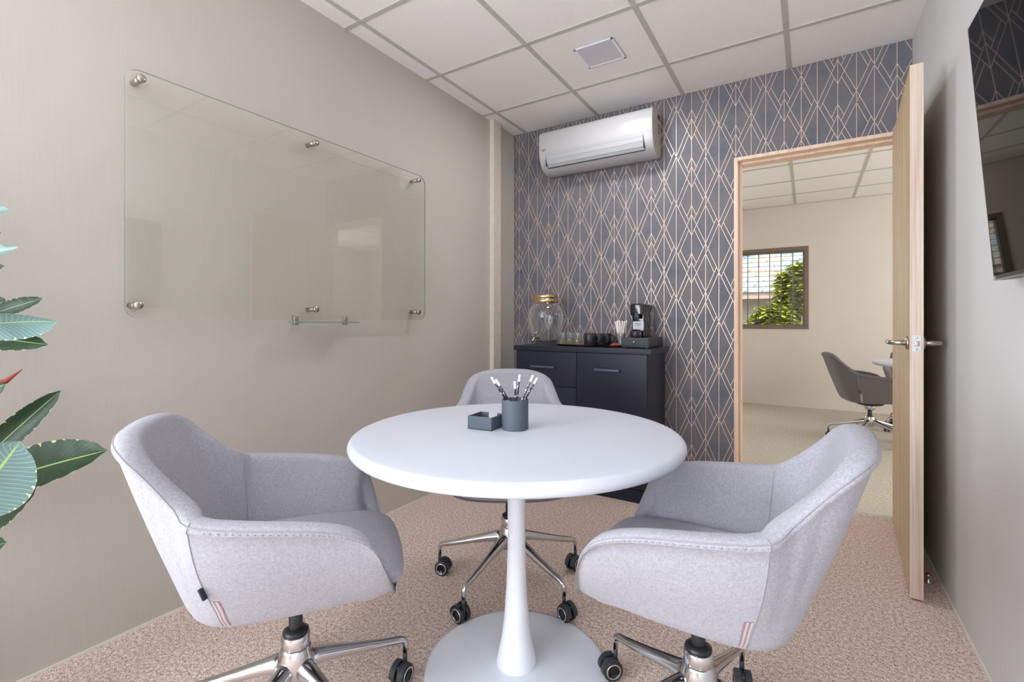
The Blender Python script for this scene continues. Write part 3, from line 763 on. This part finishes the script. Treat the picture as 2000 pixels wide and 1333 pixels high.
mb.build('tap', M['steel'], jar)
def dish(name, u, Y, rx, ry, mat, h, label, cat, z0=ZC):
    mb = MB(); Dm = Matrix.Diagonal((rx, ry, h, 1)); mb.lathe([(0, 0), (.9, 0), (1, .6), (1.02, 1), (.985, 1)], 64, 0, Dm); mb.lathe([(.985, 1), (.88, .35), (0, .3)], 64, 1, Dm)
    return tag(mb.build(name, mat, None, (onY(u, Y), Y, z0)), label, cat)
dish('serving_tray', 1132, 2.90, .165, .10, [M['tray'], M['tray_gold']], .012, 'dark glossy round-ended tray under the drinking glasses and mugs', 'tray')
def tumbler(u, Y, label, s=1):
    mb = MB(); mb.lathe([(0, 0), (.026, 0), (.030, .004), (.036, .075), (.0365, .082), (.034, .082), (.0325, .075), (.027, .012), (0, .010)], 32, 0, Matrix.Diagonal((s, s, s, 1)))
    return tag(mb.build('drinking_glass', M['clear_glass'], None, (onY(u, Y), Y, ZC + .0045)), label, 'glass', 'drinking glasses on the tray')
tumbler(1098, 2.89, 'clear drinking glass on the tray nearest the dispenser jar')
tumbler(1127, 2.90, 'clear drinking glass on the tray beside the black mug')
tumbler(1112, 2.975, 'clear drinking glass set back between two others on the tray')
def mug(u, Y, ang, label):
    r = thing('mug', label, 'mug', (onY(u, Y), Y, ZC + (.0045 if u < 1160 else .0003)), ang, 'black mugs')
    mb = MB(); mb.lathe([(0, 0), (.034, 0), (.037, .003), (.037, .078), (.0355, .080), (.034, .078), (.034, .008), (0, .006)], 40); mb.build('cup', M['mug'], r)
    mb = MB(); mb.tube([(.035, 0, .066), (.050, 0, .068), (.060, 0, .058), (.061, 0, .038), (.052, 0, .024), (.035, 0, .020)], .0052, 10); mb.build('handle', M['mug'], r)
mug(1152, 2.845, math.radians(10), 'matte black mug at the front of the tray, its handle towards the coffee machine')
mug(1170, 2.935, math.radians(5), 'black mug just behind the front one')
mug(1183, 3.035, math.radians(5), 'black mug furthest back by the wallpaper')
mb = MB(); mb.lathe([(0, 0), (.9, 0), (1, .6), (1.02, 1), (.97, 1), (.88, .35), (0, .3)], 48, 0, Matrix.Diagonal((.062, .05, .010, 1)))
tag(mb.build('saucer', M['tray'], None, (onY(1197, 2.845), 2.845, ZC)), 'small dark dish holding orange sachets beside the coffee machine', 'dish')
for k, (dx, dy, a, lab) in enumerate(((.006, .0, .3, 'orange-red sachet lying on top in the small dish'), (-.014, .012, -.5, 'orange-red sachet lying underneath in the small dish'))):
    mb = MB(); mb.box(-.021, .021, -.011, .011, 0, .0055, 0, .0015)
    tag(mb.build('sachet', M['orange'], None, (onY(1210, 2.845) - .028 + dx, 2.845 + dy, ZC + .0165 - k * .0060), a), lab, 'sachet', 'sachets in the dish')
# stirrers in a glass
sx, sy = onY(1213, 2.965), 2.965
mb = MB(); mb.lathe([(0, 0), (.027, 0), (.028, .003), (.031, .085), (.0295, .085), (.0265, .005), (0, .004)], 32)
tag(mb.build('stirrer_glass', M['clear_glass'], None, (sx, sy, ZC)), 'clear glass holding a bundle of white paper stirrers beside the coffee machine', 'glass')
for k in range(12):
    a = 2 * PI * k / 12; r0, r1 = .012 + .004 * (k % 3), .028 + .008 * ((k * 5) % 3) / 2
    mb = MB(); h = .158 + .008 * ((k * 7) % 4) / 3
    mb.tube([(r0 * math.cos(a) * .5, r0 * math.sin(a) * .5, .0045), (r1 * math.cos(a), r1 * math.sin(a), h)], .0042, 8)
    tag(mb.build('stirrer', M['paperwhite'], None, (sx, sy, ZC)), 'white paper-wrapped stirrer in the bundle standing in the glass', 'stirrer', 'paper stirrers in the glass')
# capsule drawer and coffee machine
cxa, cxb, cy0, cy1 = onY(1213, 2.80), onY(1266.5, 2.80), 2.80, 3.115
dr = thing('capsule_drawer', 'low black drawer box under the coffee machine with a small round knob', 'drawer box', ((cxa + cxb) / 2, 2.95, ZC))
ox = ((cxa + cxb) / 2, 2.95)
mb = MB(); mb.box(cxa - ox[0], cxb - ox[0], cy0 + .006 - 2.95, cy1 - 2.95, .004, .062, 0, .002)
for xx in (cxa + .01 - ox[0], cxb - .02 - ox[0]): mb.box(xx, xx + .01, cy0 + .01 - 2.95, cy0 + .02 - 2.95, 0, .005)
mb.build('casing', M['black'], dr)
mb = MB(); mb.box(cxa + .004 - ox[0], cxb - .004 - ox[0], cy0 - 2.95, cy0 + .007 - 2.95, .014, .058, 0, .0015); mb.build('drawer_front', M['rubber'], dr)
mb = MB(); mb.lathe([(0, 0), (.005, 0), (.007, .004), (.005, .009), (0, .010)], 16, 0, T(((cxa + cxb) / 2 - ox[0] - .003, cy0 - 2.95, .036)) @ R(PI / 2, 'X')); mb.build('knob', M['chrome'], dr)
zt = ZC + .0625
mx0, mx1 = onY(1232.5, 2.90), onY(1256, 2.90)
cm = thing('coffee_machine', 'compact glossy black capsule coffee machine on the drawer box', 'coffee machine', ((mx0 + mx1) / 2, 2.95, zt))
o_ = ((mx0 + mx1) / 2, 2.95); w2 = (mx1 - mx0) / 2
mb = MB(); mb.box(-w2, w2, -.028, .155, 0, .205, 0, .006); mb.build('body', M['blackgloss'], cm)
mb = MB(); mb.box(-w2 + .002, w2 - .002, -.075, -.026, .135, .207, 0, .010); mb.box(-.006, .018, -.079, -.06, .115, .15, 1, .004); mb.build('brew_head', [M['blackgloss'], M['rubber']], cm)
mb = MB(); mb.box(-w2 + .006, w2 - .002, -.033, -.0275, .048, .098, 0, .001); mb.box(-w2 + .018, w2 - .016, -.0338, -.0325, .080, .085, 1); mb.box(-w2 + .024, w2 - .022, -.0338, -.0325, .072, .0745, 1); mb.build('front_label', [M['label'], M['print']], cm)
mb = MB(); mb.lathe([(0, 0), (.033, 0), (.036, .004), (.036, .034), (.033, .038), (0, .038)], 36, 0, T((-.004, -.062, 0))); mb.build('drip_cup', M['mug'], cm)
mb = MB(); mb.box(w2 + .001, w2 + .010, .10, .15, .0, .165, 0, .003); mb.build('water_tank', M['board_glass'], cm)

# ------------------------------------------------------------------ rubber plant
def leafmat(name, c1, c2, edge, back, vein):
    m = Mat(name, c1, .34, 0, .5)
    tc = m.n('ShaderNodeTexCoord'); sp = m.n('ShaderNodeSeparateXYZ'); m.l(tc.outputs['UV'], sp.inputs[0])
    ns = m.n('ShaderNodeTexNoise'); ns.inputs['Scale'].default_value = 3.2; ns.inputs['Detail'].default_value = 3
    mp = m.n('ShaderNodeMapping'); mp.inputs['Scale'].default_value = (1, 5, 1); m.l(tc.outputs['UV'], mp.inputs[0]); m.l(mp.outputs[0], ns.inputs['Vector'])
    d = m.n('ShaderNodeMath', operation='SUBTRACT'); m.l(sp.outputs[0], d.inputs[0]); d.inputs[1].default_value = .5
    ab = m.n('ShaderNodeMath', operation='ABSOLUTE'); m.l(d.outputs[0], ab.inputs[0])
    ad = m.n('ShaderNodeMath', operation='MULTIPLY_ADD'); m.l(ns.outputs['Fac'], ad.inputs[0]); ad.inputs[1].default_value = .36; m.l(ab.outputs[0], ad.inputs[2])
    edgef = m.n('ShaderNodeMath', operation='GREATER_THAN'); m.l(ad.outputs[0], edgef.inputs[0]); edgef.inputs[1].default_value = edge
    rib = m.n('ShaderNodeMath', operation='LESS_THAN'); m.l(ab.outputs[0], rib.inputs[0]); rib.inputs[1].default_value = .018
    # side veins run obliquely from the midrib
    vv = m.n('ShaderNodeMath', operation='MULTIPLY_ADD'); m.l(ab.outputs[0], vv.inputs[0]); vv.inputs[1].default_value = -.35; m.l(sp.outputs[1], vv.inputs[2])
    sn = m.n('ShaderNodeMath', operation='SINE'); ml = m.n('ShaderNodeMath', operation='MULTIPLY'); m.l(vv.outputs[0], ml.inputs[0]); ml.inputs[1].default_value = 120; m.l(ml.outputs[0], sn.inputs[0])
    geo = m.n('ShaderNodeNewGeometry')
    fcol = m.n('ShaderNodeMixRGB'); fcol.inputs[1].default_value = c1; fcol.inputs[2].default_value = c2; m.l(ns.outputs['Fac'], fcol.inputs[0])
    vr = m.ramp(sn.outputs[0], [(.90, (0, 0, 0, 1)), (1, (1, 1, 1, 1))])
    bcol = m.n('ShaderNodeMixRGB'); bcol.inputs[1].default_value = back; bcol.inputs[2].default_value = vein; m.l(vr, bcol.inputs[0])
    mixb = m.n('ShaderNodeMixRGB'); m.l(geo.outputs['Backfacing'], mixb.inputs[0]); m.l(fcol.outputs[0], mixb.inputs[1]); m.l(bcol.outputs[0], mixb.inputs[2])
    me_ = m.n('ShaderNodeMixRGB'); m.l(edgef.outputs[0], me_.inputs[0]); m.l(mixb.outputs[0], me_.inputs[1]); me_.inputs[2].default_value = srgb(196, 206, 168)
    mr_ = m.n('ShaderNodeMixRGB'); m.l(rib.outputs[0], mr_.inputs[0]); m.l(me_.outputs[0], mr_.inputs[1]); mr_.inputs[2].default_value = srgb(150, 184, 110)
    m.col(mr_.outputs[0]); m.bump(sn.outputs[0], .08, .001)
    return m.m
M['leaf'] = leafmat('variegated_rubber_leaf', srgb(22, 44, 28), srgb(48, 76, 44), .685, srgb(98, 126, 124), srgb(150, 178, 164))
plant = thing('rubber_plant', 'tall variegated rubber plant with broad cream-edged leaves by the beige wall', 'plant')
PB = ld(-1.33, 1.03); PB3 = Vector((PB.x, PB.y, 0)); plant.location = PB3
def leaf(base, tip, width, nrm, curl=.1, bend=.05, name='leaf'):
    base = Vector(base); tip = Vector(tip); ax = tip - base; L = ax.length; ax.normalize()
    n = Vector(nrm); n = (n - ax * n.dot(ax)).normalized(); s = ax.cross(n).normalized()
    nu, nv = 12, 22; me = bmesh.new(); uvl = me.loops.layers.uv.new('UVMap'); V = []
    for j in range(nv + 1):
        v = j / nv; wv = width / 2 * (math.sin(PI * min(1, v * .98 + .02) ** .92) ** .62) * (1 if v < .93 else (1 - (v - .93) / .07) ** .7 * .9 + .02)
        row = []
        for i in range(nu + 1):
            u = i / nu * 2 - 1
            p = base + ax * L * v + s * wv * u + n * (curl * wv * (u * u) + bend * L * (math.sin(PI * v)) + .0008 * math.sin(v * 40) * abs(u))
            row.append(me.verts.new(p - PB3))
        V.append(row)
    for j in range(nv):
        for i in range(nu):
            f = me.faces.new([V[j][i], V[j][i + 1], V[j + 1][i + 1], V[j + 1][i]]); f.smooth = True
            for lp, (a, b) in zip(f.loops, ((i, j), (i + 1, j), (i + 1, j + 1), (i, j + 1))): lp[uvl].uv = (a / nu, b / nv)
    md = bpy.data.meshes.new(name); me.to_mesh(md); me.free(); md.materials.append(M['leaf'])
    o = bpy.data.objects.new(name, md); C.objects.link(o); o.parent = plant; return o
tocam = lambda P, up=0., sd=0.: (Vector((0, 0, CAMZ)) - Vector(P)).normalized() + Vector((0, 0, up))
# (base px, tip px, depths, width m, front/back, curl, bend, up)
LV = [((-45, 955), (211, 880), 1.22, 1.24, .132, 1, .22, .03, .5), ((-75, 1010), (40, 862), 1.10, 1.05, .165, -1, .15, -.03, .1), ((-40, 905), (120, 762), 1.25, 1.30, .062, 1, .30, .04, .2),
      ((-90, 642), (111, 628), 1.12, 1.10, .085, -1, .35, -.03, -.5), ((-90, 652), (95, 674), 1.18, 1.16, .060, 1, .1, .02, .1), ((-20, 616), (84, 583), 1.25, 1.27, .040, 1, .2, .03, .3),
      ((-95, 425), (20, 410), 1.2, 1.2, .045, -1, .3, .03, .4), ((-90, 520), (37, 483), 1.15, 1.12, .036, -1, .35, .05, .3), ((-80, 535), (10, 520), 1.2, 1.2, .03, 1, .2, .03, .3),
      ((-80, 790), (12, 750), 1.1, 1.08, .055, 1, .2, .02, .1), ((-80, 1090), (14, 1060), 1.12, 1.1, .06, 1, .2, .02, .2), ((-70, 1050), (75, 945), 1.24, 1.24, .090, 1, .15, .03, .3),
      ((-70, 600), (16, 590), 1.26, 1.26, .05, 1, .2, .03, .3), ((-90, 470), (3, 455), 1.2, 1.2, .05, 1, .2, .03, .3),
      ((-110, 700), (-300, 640), 1.05, .95, .12, 1, .2, .03, .5), ((-110, 900), (-320, 860), 1.05, .95, .13, 1, .2, .03, .5), ((-110, 560), (-280, 470), 1.05, .95, .11, 1, .2, .03, .5), ((-110, 450), (-90, 300), 1.2, 1.2, .07, 1, .2, .03, .3)]
for b, t, d0, d1, w, sd, cu, be, up in LV:
    B = pw(b[0], b[1], d0); Tt = pw(t[0], t[1], d1); n = tocam(B, up) * sd
    leaf(B, Tt, w, n, cu * sd, be * sd)
mb = MB(); st = [PB3 * 0 + Vector((0, 0, .30)), Vector((.01, .0, .7)), Vector((-.01, .01, 1.05)), Vector((.0, .0, 1.45))]; mb.tube(cr(st, 5, False), .011, 10)
for b, t, d0, *_ in LV:
    B = pw(b[0], b[1], d0) - PB3; mb.tube([Vector((0, 0, max(.35, B.z - .05))), lerp(Vector((0, 0, B.z - .03)), B, .6), B], [.005, .003, .003], 6)
mb.build('stem', M['bark'], plant)
mb = MB(); a = pw(12, 745, 1.15) - PB3; b = pw(43, 722, 1.14) - PB3; mb.tube([lerp(a, Vector((0, 0, a.z - .05)), .8), a, b], [.004, .006, .0012], 8); mb.build('leaf_sheath', M['redstem'], plant)
mb = MB(); mb.lathe([(0, 0), (.105, 0), (.11, .005), (.138, .29), (.141, .30), (.131, .30), (.128, .28), (0, .28)], 48); mb.lathe([(0, .282), (.129, .282)], 48, 1); mb.build('pot', [M['pot'], M['soil']], plant)

# ------------------------------------------------------------------ garden beyond the far window
struct(MB().box(-8, 8, YN + .12, 22, -.12, -.05).build('ground', M['ground']))
m = Mat('roof_tile', srgb(220, 214, 210), .8, 0, .2)
f = m.noise(m.coord((.8, 2.6, 2.6)), 1.4, 5, .7)
m.col(m.ramp(f, [(.33, srgb(84, 128, 176)), (.42, srgb(170, 180, 184)), (.52, srgb(202, 196, 188)), (.60, srgb(206, 164, 132)), (.70, srgb(176, 184, 186))])); M['roof'] = m.m
hs = thing('neighbour_house', 'pale neighbouring house with a tiled roof beyond the far window', 'house', (-1.5, 10.6, -.05))
mb = MB(); mb.box(-4, 5, 0, 3.6, 0, 1.66); mb.build('wall', M['ext'], hs)
mb = MB(); mb.box(-4.3, 5.3, -.32, -.29, 1.55, 1.70); mb.build('fascia', M['fascia'], hs)
mb = MB(); nr_ = 22
for k in range(nr_):
    y0 = -.34 + k * .20; z0 = 1.66 + k * .118
    mb.box(-4.4, 5.4, y0, y0 + .23, z0, z0 + .022, 0, 0, T((0, y0, z0)) @ R(math.radians(26), 'X') @ T((0, -y0, -z0)))
    for i in range(33): mb.tube([(-4.35 + i * .3 + (k % 2) * .15, y0, z0 + .02), (-4.35 + i * .3 + (k % 2) * .15, y0 + .2, z0 + .112)], .022, 6)
mb.build('roof', M['roof'], hs)
def fol(name, col, back=None):
    m = Mat(name, col, .5, 0, .3); f = m.noise(m.coord(), 7, 2)
    m.col(m.ramp(f, [(.35, [c * .5 for c in col[:3]] + [1]), (.65, col)])); m.p.inputs['Transmission Weight'].default_value = 0
    return m.m
M['yg'] = fol('yellow_green_leaf', srgb(214, 222, 60)); M['dg'] = fol('dark_green_leaf', srgb(96, 140, 56)); M['agave'] = fol('grey_green_blade', srgb(150, 170, 150))
def clump(name, label, loc, rx, rz, n, size, mat, cat='shrub', trunk=None, stems=True, zc=None):
    t = thing(name, label, cat, loc); mb = MB(); zc = zc if zc is not None else rz
    for k in range(n):
        a = random.uniform(0, 2 * PI); b = random.uniform(-1, 1); r = random.uniform(.45, 1)
        c = Vector((rx * r * math.cos(a) * math.sqrt(1 - b * b), rx * .8 * r * math.sin(a) * math.sqrt(1 - b * b), zc + rz * r * b))
        for q in range(6):
            an = 2 * PI * q / 6 + a; d = Vector((math.cos(an), math.sin(an), random.uniform(-.5, .2))).normalized(); s_ = d.cross(Vector((0, 0, 1))).normalized() * size * .22
            L = size * random.uniform(.7, 1.1)
            mb.quad([c, c + d * L * .5 + s_, c + d * L, c + d * L * .5 - s_], 0, True)
    mb.build('foliage', mat, t)
    if trunk:
        mb = MB(); mb.tube([(0, 0, 0), (.02, 0, zc * .5), (0, 0, zc + rz * .3)], [trunk, trunk * .85, trunk * .5], 12)
        mb.build('trunk', M['bark'], t)
    elif stems:
        mb = MB()
        for k in range(9): mb.tube([(0, 0, 0), (random.uniform(-.6, .6) * rx, random.uniform(-.5, .5) * rx, zc)], .012, 6)
        mb.build('stems', M['bark'], t)
    return t
clump('shrub', 'bright yellow-green shrub in the middle of the view through the far window', (onY(1508, 8.3), 8.3, -.05), .40, .50, 900, .14, M['yg'], zc=.90)
clump('tree', 'small leafy tree with a thick trunk at the edge of the far window view', (onY(1553, 9.1), 9.1, -.05), .30, .48, 520, .16, M['yg'], 'tree', .10, zc=1.62)
clump('shrub', 'darker green low bush behind the bright shrub outside', (onY(1540, 9.8), 9.8, -.05), .40, .42, 130, .16, M['dg'], zc=.75)
def blades(label, loc, n, L, seed, mat):
    rd = random.Random(seed); t = thing('agave', label, 'plant', loc); mb = MB()
    for k in range(n):
        a = rd.uniform(0, 2 * PI); el = rd.uniform(.5, 1.25); Lk = L * rd.uniform(.7, 1.1); d = Vector((math.cos(a) * math.cos(el), math.sin(a) * math.cos(el), math.sin(el))); s_ = Vector((-math.sin(a), math.cos(a), 0))
        pts = [d * Lk * f + Vector((0, 0, -.25 * Lk * f * f)) for f in (0, .3, .6, .85, 1)]
        ws = [.03, .05, .045, .025, .001]
        mb.grid([[p - s_ * w for p, w in zip(pts, ws)], [p + Vector((0, 0, -.012)) for p in pts], [p + s_ * w for p, w in zip(pts, ws)]])
    mb.build('blades', mat, t); return t
blades('grey-green spiky agave low in the far window view, in front of the bright shrub', (onY(1513, 7.9), 7.9, .30), 16, .75, 3, M['agave'])
blades('green spiky plant in the lower corner of the far window beside the door frame', (onY(1450, 8.2), 8.2, .25), 18, .7, 5, M['dg'])
